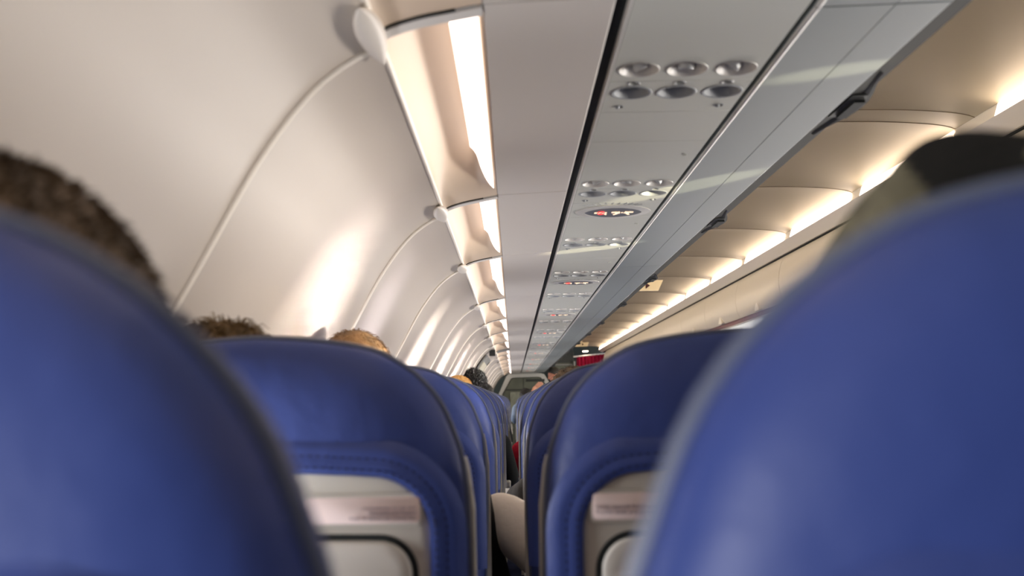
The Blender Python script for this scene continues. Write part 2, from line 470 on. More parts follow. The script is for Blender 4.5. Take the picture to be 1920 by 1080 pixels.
def make_psus():
    k0 = -4; n = 0
    for k in range(k0, 21):
        y = 1.33+ROW*k*.9985
        if y > Y1-.75: break
        if y < -1.6: continue
        far = k >= 12
        who = ('over the row behind the camera' if k == -1 else 'well behind the camera, %s back' % ORD[-k-1]) if k < 0 else \
            ('largest, nearest the camera' if k == 0 else '%s from the camera' % ORD[k])
        root = empty('passenger_service_unit', (0, y, ZP), 'grey service unit with three reading lights and grilles, %s' % who, 'service unit', 'overhead service units')
        lug(PP['light_panel'], 'light_panel', root, (0, 0, 0)); lug(PP['service_panel'], 'service_panel', root, (0, 0, 0))
        for i, x in enumerate(LX):
            rl = lug(PP['reading_light'], 'reading_light', root, (x, 0, 0))
            if k < 12:
                lb = lug(PP['lamp_barrel'], 'lamp_barrel', rl, (0, .004, .012)); lb.rotation_euler = [(.25, -.45, 0), (.3, .05, 0), (.1, .55, 0)][i]
            lug(PP['speaker_grille'], 'speaker_grille', root, (x+.0015, .1045, 0))
            if not far: lug(PP['call_button'], 'call_button', root, (x, .0615, 0))
        if not far:
            for x in (.183, .349): lug(PP['release_knob'], 'release_knob', root, (x, .1755, 0))
        f = meshobj('filler_panel', PP['filler_panel']); f.location = (0, y, ZP)
        b = meshobj('filler_panel', PP['blank_panel']); b.location = (0, y, ZP)
        tag(f, 'narrow grey filler panel just past service unit grilles, %s' % who, 'panel', 'narrow filler panels')
        tag(b, 'wide plain grey filler panel with small round port, %s' % who, 'panel', 'wide filler panels')
        if not far: lug(PP['test_port'], 'test_port', b, (.349, .49, 0))
        if k % 2 == 1 or k < 0 and k % 2:
            sg = empty('seat_belt_sign', (.266, y+.318, ZP), 'oval sign with lit cigarette ban and seat belt, %s' % ('behind the camera' if k < 0 else ('nearest and largest' if k == 1 else '%s from the camera' % ORD[(k-1)//2])), 'sign', 'oval no smoking and seat belt signs')
            lug(PP['sign_bezel'], 'sign_bezel', sg, (0, 0, 0)); lug(PP['sign_window'], 'sign_window', sg, (0, 0, -.0036))
            c = lug(PP['cigarette_glyph'], 'cigarette_glyph', sg, (-.030, 0, -.0062)); c2 = lug(PP['ban_glyph'], 'ban_glyph', sg, (-.031, 0, -.0068)); c3 = lug(PP['belt_glyph'], 'seat_belt_glyph', sg, (.024, 0, -.0062))
            for g_ in (c, c2, c3): g_.scale = (.95, 1.9, 1)
            lug(PP['speaker_slot'], 'speaker_slot', sg, (-.01, 0, 0))
make_psus()

# ------------------------------------------------------------------ overhead bins above the seats (underside seen)
BINX0, BINX1, BINZ = .3885, .5655, .487
def make_left_bins():
    ends = [-1.15, 1.125, 3.45, 5.71, 7.95, 10.2, 12.45, 14.7, 16.95]
    for i, (ya, yb) in enumerate(zip(ends, ends[1:])):
        lab = 'overhead bin with grey underside above the seats, %s' % ('over and behind the camera' if i == 0 else ('nearest the camera' if i == 1 else '%s from the camera' % ORD[i-1]))
        root = empty('overhead_bin', (.48, ya, CZ+BINZ), lab, 'overhead bin', 'overhead bins above the seats')
        inv = Matrix.Translation(-root.location)
        def own(o): o.matrix_parent_inverse = inv; return o
        bm = bmesh.new()
        prof = [(BINX0, .505), (BINX0, .4875), (BINX0+.002, .484), (.49, .487), (.49, .4885), (.4915, .4885), (.4915, .487), (BINX1-.004, .489), (BINX1, .492), (BINX1+.012, .515)]
        grid(bm, lambda u, v: Vector((prof[round(u*(len(prof)-1))][0], ya+.002+(yb-ya-.004)*v, CZ+prof[round(u*(len(prof)-1))][1])), len(prof)-1, 6)
        own(solid(build('underside', bm, M['binu'], root, smooth=False), .004, 1))
        bm = bmesh.new(); add_tube(bm, [(BINX0+.0035, ya+.002, CZ+.486), (BINX0+.0035, yb-.002, CZ+.486)], .0042, 8)
        own(build('edge_bead', bm, M['binedge'], root))
        # dark finger gap under the doors
        bm = bmesh.new(); panel_box(bm, BINX1+.001, BINX1+.03, ya, yb, .494, .497, .02)
        own(build('finger_gap', bm, M['edgegap'], root, smooth=False))
        bm = bmesh.new(); add_box(bm, (.36, (ya+yb)/2, CZ+.70), (.42, yb-ya-.004, .34)); 
        own(build('body', bm, M['bind'], root, smooth=False))
        for j in range(2):
            a = ya+(yb-ya)*j/2+.004; b = ya+(yb-ya)*(j+1)/2-.004
            dp = resample([(.600, .512), (.640, .56), (.655, .66), (.645, .76), (.60, .88)], 14)
            bm = bmesh.new(); grid(bm, lambda u, v: Vector((curve_at(dp, u)[0], a+(b-a)*v, CZ+curve_at(dp, u)[1])), 14, 4)
            d = own(solid(build('door', bm, M['bind'], root), .012, -1))
            yl = ya+.44+1.06*j
            bm = bmesh.new()
            add_box(bm, (.588, yl, CZ+.500), (.030, .12, .014)); 
            def ramp(u, v):
                w = math.sin(PI*u)**1.5; return Vector((.572+.030*v*w+.010*v, yl-.17+.34*u, CZ+.4955+.003*math.cos(PI*v)))
            grid(bm, ramp, 20, 5)
            o = own(build('latch', bm, M['dgrey'], d, smooth=False)); o.matrix_parent_inverse = inv @ Matrix() 
            o.matrix_parent_inverse = Matrix.Translation(-root.location) if False else o.matrix_parent_inverse
            bm = bmesh.new(); add_box(bm, (.594, yl+.01, CZ+.4915), (.018, .09, .006))
            o2 = build('latch_paddle', bm, M['dark'], d, smooth=False)
            d.matrix_parent_inverse = inv
            o.matrix_parent_inverse = Matrix(); o2.matrix_parent_inverse = Matrix()
make_left_bins()

# ------------------------------------------------------------------ aisle ceiling with its lamp coves
CEN = 1.11
CEIL_R = [(1.603, .938), (1.575, .948), (1.52, .957), (1.43, .965), (1.33, .970), (1.22, .972), (1.11, .972)]
CEILP = resample(CEIL_R+[(2*CEN-x, z) for x, z in CEIL_R[::-1][1:]], 44)
CB = [-1.1, 0, .98, 2.02, 3.12, 3.26, 4.29, 5.37, 6.42, 7.5, 8.6, 9.62, 10.7, 11.8, 12.85, 13.9, 14.95, 16.0, 17.3]
ceiling = empty('ceiling', (CEN, 7, CZ+.97), kind='structure')
def make_ceiling():
    inv = Matrix.Translation(-ceiling.location)
    for ya, yb in zip(CB, CB[1:]):
        short = yb-ya < .2
        bm = bmesh.new()
        def f(u, v):
            x, z = curve_at(CEILP, u)
            e = 0 if short else .010*min(1, v*8, (1-v)*8)*math.sin(PI*u)**.5
            return Vector((x, ya+.0015+(yb-ya-.003)*v, CZ+z+e))
        grid(bm, f, 44, 16)
        o = build('ceiling_panel', bm, M['ceil'], ceiling); o.matrix_parent_inverse = inv; solid(o, .006, 1)
        bm = bmesh.new(); add_tube(bm, [(curve_at(CEILP, k/60)[0], yb, CZ+curve_at(CEILP, k/60)[1]+.0006) for k in range(61)], .0026, 6)  # dark tube in place of the shadow line at each panel joint
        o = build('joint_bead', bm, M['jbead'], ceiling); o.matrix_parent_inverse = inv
def make_channels():
    inv = Matrix.Translation(-ceiling.location)
    for s in (1, -1):
        fx = lambda x: x if s > 0 else 2*CEN-x
        bm = bmesh.new(); grid(bm, lambda u, v: Vector((fx(1.592+.015*u), Y0+(17.3-Y0)*v, CZ+.890+.055*u)), 1, 20)
        o = build('lamp_channel', bm, M['trimw'], ceiling); o.matrix_parent_inverse = inv; solid(o, .003, 1 if s > 0 else -1)
make_ceiling()
make_channels()
def make_ceiling_lamps():
    n = 0
    for ya, yb in zip(CB, CB[1:]):
        if yb-ya < .2: continue
        n += 1
        for s in (1, -1):
            fx = lambda x: x if s > 0 else 2*CEN-x
            bm = bmesh.new()
            e = .04 if ya != 2.02 else .04
            yy0, yy1 = ya+.01, yb-.13 if ya != 2.02 else yb-.16
            grid(bm, lambda u, v: Vector((fx(1.587+.014*u), yy0+(yy1-yy0)*v, CZ+.893+.042*u)), 2, 6)
            o = build('ceiling_lamp', bm, M['lensR']); solid(o, .003, 0)
            pos = 'behind the camera' if yb < .1 else '%s from the camera' % ORD[max(0, n-3)]
            if yb < -.0: pos = 'behind the camera'
            if s > 0: tag(o, 'glowing strip lamp along the far side of the aisle ceiling, %s' % pos, 'lamp', 'strip lamps on the far side of the ceiling')
            else: tag(o, 'strip lamp on the near side of the aisle ceiling, %s' % pos, 'lamp', 'strip lamps on the near side of the ceiling')
    for s, nm in ((1, 'trim_4'), (-1, 'trim_5')):
        fx = lambda x: x if s > 0 else 2*CEN-x
        bm = bmesh.new(); pr = [(1.606, .895), (1.592, .897), (1.585, .8925), (1.589, .888), (1.652, .850), (1.668, .853)]
        grid(bm, lambda u, v: Vector((fx(pr[round(u*5)][0]), Y0+(17.3-Y0)*v, CZ+pr[round(u*5)][1])), 5, 20)
        o = build(nm, bm, M['trimw']); tag(o, kind='structure'); solid(o, .003, 1)
    bm = bmesh.new(); add_box(bm, (1.69, (Y0+17.3)/2, CZ+.853), (.045, 17.3-Y0, .012))
    tag(build('trim_6', bm, M['dark'], smooth=False), kind='structure')
    bm = bmesh.new(); add_box(bm, (CEN, (Y0+17.3)/2, CZ+1.03), (3.2, 17.3-Y0, .02))
    tag(build('ceiling.001', bm, M['ceil'], smooth=False), kind='structure')
make_ceiling_lamps()

# ------------------------------------------------------------------ bins across the aisle
def make_right_bins():
    ends = [5.6+1.105*k for k in range(-6, 11)]
    dp = resample([(1.652, .560), (1.632, .60), (1.622, .66), (1.626, .73), (1.645, .80), (1.676, .838)], 18)
    tmpl = None
    for i, (ya, yb) in enumerate(zip(ends, ends[1:])):
        L = yb-ya
        k = i-3
        lab = 'cream overhead bin across the aisle, %s' % ('%s from the camera' % ORD[i])
        if tmpl is None:
            root = empty('overhead_bin', (1.65, 0, CZ+.5), lab, 'overhead bin', 'overhead bins across the aisle'); tmpl = root
            inv = Matrix.Translation(-root.location)
            bm = bmesh.new(); add_box(bm, (1.95, L/2, CZ+.69), (.50, L-.004, .30)); build('body', bm, M['bind'], root, smooth=False).matrix_parent_inverse = inv
            bm = bmesh.new()
            def f(u, v):
                x, z = curve_at(dp, u); return Vector((x, .003+(L-.006)*v, CZ+z))
            grid(bm, f, 18, 8)
            d = build('door', bm, M['bind'], root); d.matrix_parent_inverse = inv; solid(d, .014, 0); bevel(d, .003, 2)
            # half-round cream pull under each door
            bm = bmesh.new()
            lp = [(L/2-.055+.11*q/12, .556+.055*math.sin(PI*q/12)**.7) for q in range(13)]
            f1 = [bm.verts.new((1.618, y, CZ+z)) for y, z in lp]; f2 = [bm.verts.new((1.65, y, CZ+z+.006)) for y, z in lp]
            bm.faces.new(f1); bm.faces.new(f2[::-1])
            for q in range(13): bm.faces.new((f1[q], f1[(q+1) % 13], f2[(q+1) % 13], f2[q]))
            h = build('handle', bm, M['trimw'], d, smooth=False); bevel(h, .004, 3)
            bm = bmesh.new(); add_box(bm, (1.668, L/2, CZ+.541), (.03, L, .034)); build('burgundy_strip', bm, M['burg'], root, smooth=False).matrix_parent_inverse = inv
            bm = bmesh.new(); panel_box(bm, 1.655, 2.2, 0, L, .515, .500, .012); build('underside', bm, M['binu'], root, smooth=False).matrix_parent_inverse = inv
            bm = bmesh.new(); add_tube(bm, [(1.655, 0, CZ+.519), (1.655, L, CZ+.519)], .007, 8); build('edge_bead', bm, M['binedge'], root).matrix_parent_inverse = inv
            root.location.y = ya
            for c in root.children_recursive: pass
        else:
            root = copy_tree(tmpl); root.location.y = ya; root['label'] = lab
make_right_bins()

# ------------------------------------------------------------------ floor, right wall with windows, back wall
def make_shell():
    bm = bmesh.new(); add_box(bm, (CEN, (Y0+19)/2, -.02), (3.4, 19-Y0, .04)); tag(build('floor', bm, M['carpet'], smooth=False), kind='structure')
    bm = bmesh.new(); add_box(bm, (CEN, Y0-.03, 1.1), (3.8, .04, 2.3)); tag(build('wall_back', bm, M['bulk'], smooth=False), kind='structure')
    RW = resample([(2*CEN+.03, .51), (2*CEN+.12, .43), (2.62, .11), (2.70, -.1), (2.73, -.25), (2.73, -.5), (2.66, -.8), (2.6, -1.07)], 40)
    bm = bmesh.new(); grid(bm, lambda u, v: Vector((curve_at(RW, u)[0], Y0+(19-Y0)*v, CZ+curve_at(RW, u)[1])), 40, 20)
    o = build('wall_right', bm, M['wall']); tag(o, kind='structure'); solid(o, .015, 0)
    for k in range(17):
        y = .71+.535*k
        w = empty('window_%d' % (k+1), (2.684, y, CZ-.1), kind='structure')
        lp = rrect(-.115, -.165, .115, .165, .09); l2 = rrect(-.15, -.20, .15, .20, .11)
        me = plate_mesh('window_frame', l2, [lp], .02, M['winfr']); f = meshobj('window_frame', me, w); f.rotation_euler = (PI/2, 0, -PI/2); f.location = (-.012, 0, 0)
        me = plate_mesh('window_pane', lp, [], .006, M['pane']); f = meshobj('window_pane', me, w); f.rotation_euler = (PI/2, 0, -PI/2)
        w.rotation_euler = (0, math.radians(-15), 0)
make_shell()

# ------------------------------------------------------------------ seats
HX = [(-.60, .212), (-.45, .216), (-.30, .222), (-.20, .2255), (-.117, .224), (-.0645, .2196), (-.035, .211), (-.006, .199), (.0176, .1815), (.038, .158), (.0557, .123), (.066, .064), (.0703, 0)]
def seat_outline(n=120):
    r = resample([(x, z) for z, x in HX], n//2)
    return r+[(-x, z) for x, z in r[::-1][1:]]
def inset_loop(lp, d):
    n = len(lp); out = []
    for i in range(n):
        a = Vector(lp[i-1] if i else lp[-1]); b = Vector(lp[(i+1) % n]); t = (b-a).normalized(); nn = Vector((-t.y, t.x))
        out.append((lp[i][0]+nn.x*d, lp[i][1]+nn.y*d))
    return out
TILT = math.radians(7)
def tilt(x, y, z):
    """seat-back frame: z measured from the top reference, leaning back towards the camera"""
    return Vector((x, y-(z-.07)*math.sin(TILT), CZ+z))
def loop_mesh(bm, loops, cap_first=True, cap_last=True, close=True):
    rs = [[bm.verts.new(p) for p in lp] for lp in loops]; n = len(rs[0])
    for a, b in zip(rs, rs[1:]):
        for k in range(n if close else n-1): bm.faces.new((a[k], a[(k+1) % n], b[(k+1) % n], b[k]))
    if cap_first: bm.faces.new(rs[0])
    if cap_last: bm.faces.new(rs[-1][::-1])
    return rs
PANEL = []   # outline of the grey shell panel: rounded top corners
def panel_outline(hw, top, r, bot=-.55, crown=.006, n=10):
    pts = [(hw, bot), (hw, -.30)]
    pts += [(hw-r+r*math.cos(PI/2*k/n), top-crown-r+r*math.sin(PI/2*k/n)) for k in range(n+1)]
    m = 8; x0 = hw-r
    for k in range(1, m): 
        t = k/m; pts.append((x0*(1-2*t), top-crown+crown*math.sin(PI*t)))
    pts += [(-x, z) for x, z in [(hw-r+r*math.cos(PI/2*k/n), top-crown-r+r*math.sin(PI/2*k/n)) for k in range(n+1)][::-1]]
    pts += [(-hw, -.30), (-hw, bot)]
    return pts
TXT_R = "Life vest under your seat\nMentőmellény az ülés alatt\nKamizelka pod fotelem\nVesta de salvare sub scaunul dvs."
TXT_L = "Fasten seat belt while seated\nKérjük, kapcsolja be biztonsági övét\nProsimy zapiąć pasy podczas lotu"
def make_seat():
    root = empty('airline_seat', (0, 0, 0), 'x', 'seat', 'blue leather seats')
    lp = seat_outline(); 
    bm = bmesh.new()
    spec = [(.13, -.0560), (.10, -.0548), (.07, -.0522), (.045, -.0478), (.026, -.0418), (.014, -.0355), (.005, -.027), (.0008, -.017), (0, -.009), (-.0008, 0), (0, .012), (.004, .03), (.014, .045), (.04, .058), (.08, .066), (.13, .07)]
    loops = []
    for d, y in spec:
        l2 = inset_loop(lp, d) if d > 0 or d < 0 else lp
        loops.append([tilt(x, y, z) for x, z in l2])
    loop_mesh(bm, loops)
    bk = build('backrest', bm, M['leather'], root)
    # piping along the rim
    bm = bmesh.new(); pl = [tilt(x, -.011, z) for x, z in inset_loop(lp, -.0006)][1:-1]
    add_tube(bm, pl, .0036, 8); pi_ = build('piping', bm, M['piping'], bk)
    # grey shell panel showing below the cover
    PO = panel_outline(.190, -.068, .062)
    bm = bmesh.new()
    loop_mesh(bm, [[tilt(x, y, z) for x, z in inset_loop(PO, d)] for d, y in ((0, -.03), (0, -.0535), (.003, -.0565), (.012, -.0575))])
    sh = build('back_panel', bm, M['shell'], root)
    # blue hem that wraps the panel edge, with two rows of stitches
    bm = bmesh.new()
    hem = [(.001, -.054), (.0005, -.0595), (-.004, -.0602), (-.012, -.0592), (-.0155, -.0575), (-.020, -.0578), (-.028, -.0556), (-.036, -.0495)]
    loop_mesh(bm, [[tilt(x, y, z) for x, z in inset_loop(PO, d)][1:-1] for d, y in hem], False, False, close=False)
    hm = build('hem', bm, M['leather'], bk); solid(hm, .002, 0)
    bm = bmesh.new()
    for dd, yy in ((-.0045, -.0612), (-.0160, -.0585)):
        ring = inset_loop(PO, dd)[1:-1]
        rr = resample(ring, 200)
        for k in range(0, 200, 2):
            a = tilt(rr[k][0], yy, rr[k][1]); b = tilt(rr[k+1][0], yy, rr[k+1][1]); add_tube(bm, [a, b], .0008, 5)
    st = build('stitching', bm, M['thread'], bk); st['kind'] = 'stuff'
    # placards
    for s, t in ((1, TXT_R), (-1, TXT_L)):
        x0, x1 = (.060, .179) if s > 0 else (-.179, -.060)
        P0 = rrect(x0, -.1245, x1, -.0965, .005, 5)
        bm = bmesh.new(); loop_mesh(bm, [[tilt(x, y, z) for x, z in inset_loop(P0, d)] for d, y in ((-.0035, -.057), (-.0025, -.0598), (.0, -.0598), (.0008, -.0585))], True, True)
        rim = build('placard_rim', bm, M['shell'], root)
        bm = bmesh.new(); loop_mesh(bm, [[tilt(x, y, z) for x, z in inset_loop(P0, d)] for d, y in ((.0004, -.056), (.0004, -.0606), (.001, -.061))])
        pc = build('placard', bm, M['placard'], rim)
        me = text_mesh(t, .0052, M['ink'], 'RIGHT' if s > 0 else 'LEFT', .0002)
        tx = meshobj('lettering', me, rim); 
        p = tilt(.175 if s > 0 else -.175, -.0616, -.1105); tx.location = p; tx.rotation_euler = (PI/2-TILT, 0, 0)
        tx.name = 'lettering'
    # centre latch of the tray
    bm = bmesh.new(); P0 = rrect(-.040, -.137, .040, -.100, .012, 6)
    loop_mesh(bm, [[tilt(x, y, z) for x, z in inset_loop(P0, d)] for d, y in ((0, -.055), (0, -.063), (.004, -.067))]); lt = build('tray_latch', bm, M['latch'], root)
    bm = bmesh.new(); P0 = rrect(-.014, -.165, .014, -.115, .006, 5)
    loop_mesh(bm, [[tilt(x, y, z) for x, z in inset_loop(P0, d)] for d, y in ((0, -.066), (0, -.074), (.003, -.077))]); build('turn_knob', bm, M['latch'], lt)
    # folded tray with its black gap
    T0 = panel_outline(.176, -.1335, .040, -.50, .002)
    bm = bmesh.new(); loop_mesh(bm, [[tilt(x, y, z) for x, z in inset_loop(T0, d)] for d, y in ((-.0005, -.050), (0, -.0582), (.002, -.0586))]); build('tray_gap', bm, M['gasket'], root)
    bm = bmesh.new(); loop_mesh(bm, [[tilt(x, y, z) for x, z in inset_loop(T0, d)] for d, y in ((.0065, -.050), (.0065, -.0605), (.009, -.0645), (.014, -.066), (.02, -.0665))]); build('tray_table', bm, M['tray'], root)
    # side shells (grey strips beside the lower cover), cushion, arm, legs
    for s in (-1, 1):
        bm = bmesh.new()
        q = [(-.60, .010, .040), (-.30, .010, .040), (-.12, .009, .036), (-.075, .004, .026), (-.062, .001, .02)]
        loop_mesh(bm, [[tilt(s*(.222+w), -.004+d*.0, z), tilt(s*(.222+w), .012+d, z), tilt(s*(.214), .012+d, z), tilt(s*(.214), -.004, z)] for z, w, d in q])
        build('side_shell', bm, M['shell'], root)
    bm = bmesh.new(); loop_mesh(bm, [[Vector((x, y, z)) for x, y in rrect(-.22+i, .10, .22-i, .56-i, .05)] for i, z in ((.02, .36), (0, .38), (0, .45), (.01, .475), (.04, .485))])
    build('seat_cushion', bm, M['leather'], root)
    bm = bmesh.new(); add_box(bm, (.2365, .30, .645), (.034, .40, .035)); o = build('armrest', bm, M['shell'], root, smooth=False); bevel(o, .01, 3)
    for sx in (-.15, .15):
        bm = bmesh.new(); add_tube(bm, [(sx, .15, .37), (sx, .12, .0)], .02, 10); add_tube(bm, [(sx, .5, .37), (sx, .46, .0)], .02, 10); add_box(bm, (sx, .3, .012), (.05, .46, .02)); build('leg', bm, M['frame'], root)
    return root
LSX, RSX, ASX = -.277, .254, .786
PEOPLE_NOTE = {}
def make_seats():
    proto = make_seat()
    first = True
    for k in range(22):
        y = .285+ROW*k
        if y > 16.2: break
        for file_, x in (('window', LSX), ('middle', RSX), ('aisle', ASX)):
            if file_ == 'aisle' and k > 12: continue
            if first: o = proto; first = False
            else: o = copy_tree(proto, skip=('stitching', 'lettering', 'placard', 'piping_') if k > 6 else ())
            dx, dy, dz = (0, 0, 0) if k < 2 else (random.uniform(-.006, .006), random.uniform(-.03, .02), random.uniform(-.01, .008))
            if k == 1 and file_ == 'middle': dx = .004
            o.location = (x+dx, y+dy, 0); 
            if dz: 
                o.scale = (1, 1, 1)
            if k == 0:
                lab = {'window': 'blurred blue leather seat back filling the lower left of the view', 'middle': 'blurred blue leather seat back filling the lower right of the view', 'aisle': 'blue leather aisle seat beside the blurred seat on the right'}[file_]
            elif k == 1:
                lab = {'window': 'brightly lit blue leather seat back with pale placard, past the blurred left seat', 'middle': 'shaded dark blue leather seat back with placard, past the blurred right seat', 'aisle': 'blue leather aisle seat in the second row ahead'}[file_]
            else:
                lab = 'blue leather seat back, %s from the camera in the %s file of seats' % (ORD[k], {'window': 'left', 'middle': 'right', 'aisle': 'aisle-side'}[file_])
            o['label'] = lab; o['group'] = 'blue leather seats'
make_seats()

# ------------------------------------------------------------------ people
def remesh(o, v=.008, smooth=4):
    m = o.modifiers.new('one skin', 'REMESH'); m.mode = 'VOXEL'; m.voxel_size = v; m.use_smooth_shade = True
    s = o.modifiers.new('soften', 'SMOOTH'); s.factor = .5; s.iterations = smooth
def add_hand(bm, wrist, d, side, up, curl=.5):
    """palm and five unequal bent fingers from the wrist along d; side = thumb direction"""
    d, side, up = Vector(d).normalized(), Vector(side).normalized(), Vector(up).normalized()
    w = Vector(wrist); c = w+d*.05
    R = Matrix((side, d, up)).transposed().to_euler()
    add_ball(bm, c, (.040, .052, .016), 2, R)
    for i, (o, L) in enumerate(((.027, .072), (.009, .080), (-.010, .074), (-.028, .058))):
        p = w+d*.092+side*o; q = p+(d-up*curl*.4).normalized()*L*.5; r = q+(d-up*curl*1.2).normalized()*L*.5
        capsule(bm, p, q, .0095, .009, 8); capsule(bm, q, r, .009, .0078, 8)
    p = w+d*.03+side*.03; q = p+(d+side*.9).normalized()*.038; r = q+(d+side*.25-up*.3*curl).normalized()*.03
    capsule(bm, p, q, .011, .010, 8); capsule(bm, q, r, .010, .009, 8)
def add_head(bm, c, yaw=0, pitch=0, s=1.0):
    """head about its centre, facing +y before turning"""
    c = Vector(c); R = Euler((pitch, 0, yaw)).to_matrix()
    def P(x, y, z): return c+R@(Vector((x, y, z))*s)
    e = Euler((pitch, 0, yaw))
    add_ball(bm, P(0, -.012, .022), (.076*s, .094*s, .092*s), 3, e)
    add_ball(bm, P(0, .024, -.045), (.060*s, .066*s, .066*s), 3, e)
    add_ball(bm, P(0, .055, -.088), (.030*s, .028*s, .024*s), 2, e)
    capsule(bm, P(0, .084, .012), P(0, .104, -.030), .010*s, .015*s, 10)           # nose
    for sx in (-1, 1):
        add_ball(bm, P(sx*.028, .072, .022), (.024*s, .016*s, .010*s), 2, e)       # brow
        add_ball(bm, P(sx*.074, -.012, -.012), (.010*s, .020*s, .032*s), 2, e)     # ear
        add_ball(bm, P(sx*.040, .058, -.035), (.022*s, .022*s, .022*s), 2, e)      # cheek
    add_ball(bm, P(0, .082, -.058), (.024*s, .012*s, .007*s), 2, e)                # lips
    add_ball(bm, P(0, .080, -.070), (.020*s, .011*s, .007*s), 2, e)
    return R
def hair_mesh(bm, c, R, s=1.0, line=.0, nape=-.06, puff=.010, n=0, ln=.02, lift=.5, fr=.03, seed=1, rad=None):
    """cap of hair over the skull plus n loose strands"""
    rnd = random.Random(seed); c = Vector(c)
    a = rad or (.082, .100, .098)
    tmp = bmesh.new(); bmesh.ops.create_icosphere(tmp, subdivisions=5, radius=1)
    for v in tmp.verts:
        p = v.co.copy(); 
        f = 1+puff*6*(.5*math.sin(p.x*17+seed)*math.sin(p.y*15)*math.sin(p.z*19+seed)+.5*math.sin(p.x*41)*math.sin(p.y*37+seed))
        v.co = Vector((p.x*a[0]*f, p.y*a[1]*f-.012, p.z*a[2]*f+.022))
    dl = []
    for v in tmp.verts:
        y = v.co.y; lim = (nape if y < -.02 else nape+(line-nape)*min(1, (y+.02)/.09))
        if v.co.z < lim: dl.append(v)
    bmesh.ops.delete(tmp, geom=dl, context='VERTS')
    vm = {}
    for v in tmp.verts: vm[v] = bm.verts.new(c+R@(v.co*s))
    for f in tmp.faces: bm.faces.new([vm[v] for v in f.verts])
    tmp.free()
    for k in range(n):
        q = Vector((rnd.gauss(0, 1), rnd.gauss(0, 1), rnd.gauss(.4, 1))).normalized(); p = Vector((q.x*a[0]*.985, q.y*a[1]*.985-.012, q.z*a[2]*.985+.022))
        if p.z < (nape if p.y < -.02 else nape+(line-nape)*min(1, (p.y+.02)/.09))+.006: continue
        nrm = Vector((p.x/a[0]**2, (p.y+.012)/a[1]**2, (p.z-.022)/a[2]**2)).normalized()
        tdir = (nrm.cross(Vector((rnd.uniform(-1, 1), rnd.uniform(-1, 1), rnd.uniform(-1, 1))))).normalized()
        dwn = (Vector((0, -.3, -1))-nrm*nrm.dot(Vector((0, -.3, -1)))); dwn = dwn.normalized() if dwn.length > .01 else tdir
        l = ln*rnd.uniform(.5, 1.3); q0 = p-nrm*.002; q1 = p+(nrm*lift+dwn*.7+tdir*fr*20*.5).normalized()*l*.6; q2 = q1+(dwn*.9+nrm*(lift-.35)+tdir*.4).normalized()*l*.5
        add_tube(bm, [c+R@(q*s) for q in (q0, q1, q2)], [.0007*s, .0006*s, .0002*s], 4)
def seated(name_lab, x, yb, head, hair, skin, shirt, style, dx=0, yaw=0, pitch=0, elbows=(.0, .0), elz=.68, hood=False, lift=0, raised=False, seatd=True):
    """a passenger in the seat whose back is at yb; head = (x, y, z over camera) of the head centre"""
    hx, hy, hz = head; hz += CZ
    root = empty('person', (x, yb+.3, 0), name_lab, 'person', None)
    inv = Matrix.Translation(-root.location)
    def own(o): o.matrix_parent_inverse = inv; return o
    neck = Vector((hx, hy-.015, hz-.11)); ch = Vector((x, yb+.19, min(.86, hz-.30))); pel = Vector((x, yb+.20, .565))
    sh = [Vector((x+s*.165, yb+.185, min(.90, hz-.245))) for s in (-1, 1)]
    el = [Vector((x-.215-elbows[0], yb+.24, elz)), Vector((x+.215+elbows[1], yb+.24, elz))]
    wr = [Vector((x-.10, yb+.43, .635)), Vector((x+.10, yb+.43, .64))]
    if raised: el[0] = Vector((x-.16, yb+.34, .96)); wr[0] = raised
    kn = [Vector((x+s*.11, yb+.58, .55)) for s in (-1, 1)]; an = [Vector((x+s*.11, yb+.60, .09)) for s in (-1, 1)]
    bm = bmesh.new()
    R = add_head(bm, (hx, hy, hz), yaw, pitch)
    capsule(bm, neck+Vector((0, 0, .04)), neck-Vector((0, 0, .06)), .052, .058)
    capsule(bm, neck-Vector((0, 0, .06)), ch, .06, .13); capsule(bm, ch, pel, .13, .13)
    for i in (0, 1):
        capsule(bm, neck-Vector((0, 0, .07)), sh[i], .05, .058)
        capsule(bm, sh[i], el[i], .05, .040); capsule(bm, el[i], wr[i], .040, .027)
        dd = (wr[i]-el[i]).normalized(); sd = Vector((1 if i == 0 else -1, 0, 0)); sd = (sd-dd*sd.dot(dd)).normalized(); upv = dd.cross(sd)
        if upv.z < 0: upv = -upv
        add_hand(bm, wr[i], dd, sd, upv, .6 if not raised or i else .25)
        capsule(bm, pel+Vector(((i*2-1)*.08, 0, 0)), kn[i], .085, .058); capsule(bm, kn[i], an[i], .055, .038)
        capsule(bm, an[i]-Vector((0, .03, .045)), an[i]+Vector((0, .16, -.055)), .04, .032)
    b = own(build('body', bm, skin, root)); remesh(b)
    # shirt
    bm = bmesh.new()
    capsule(bm, neck-Vector((0, 0, .075)), ch, .07, .143); capsule(bm, ch, pel, .143, .145)
    for i in (0, 1):
        capsule(bm, neck-Vector((0, 0, .085)), sh[i], .056, .070); capsule(bm, sh[i], el[i], .066, .056)
        e2 = el[i].lerp(wr[i], .9); capsule(bm, el[i], e2, .055, .038)
    s_ = own(build('shirt', bm, shirt, root)); remesh(s_, .010, 3)
    bm = bmesh.new()
    for i in (0, 1):
        capsule(bm, pel+Vector(((i*2-1)*.08, 0, -.005)), kn[i], .097, .072); capsule(bm, kn[i], an[i], .07, .055)
    t_ = own(build('trousers', bm, M['trouser'], root)); remesh(t_, .012, 2)
    if hood: hood(root, Vector((hx, hy, hz)), R, own)
    elif hair:
        bm = bmesh.new(); hair_mesh(bm, (hx, hy, hz), R, **style); own(build('hair', bm, hair, root))
    return root

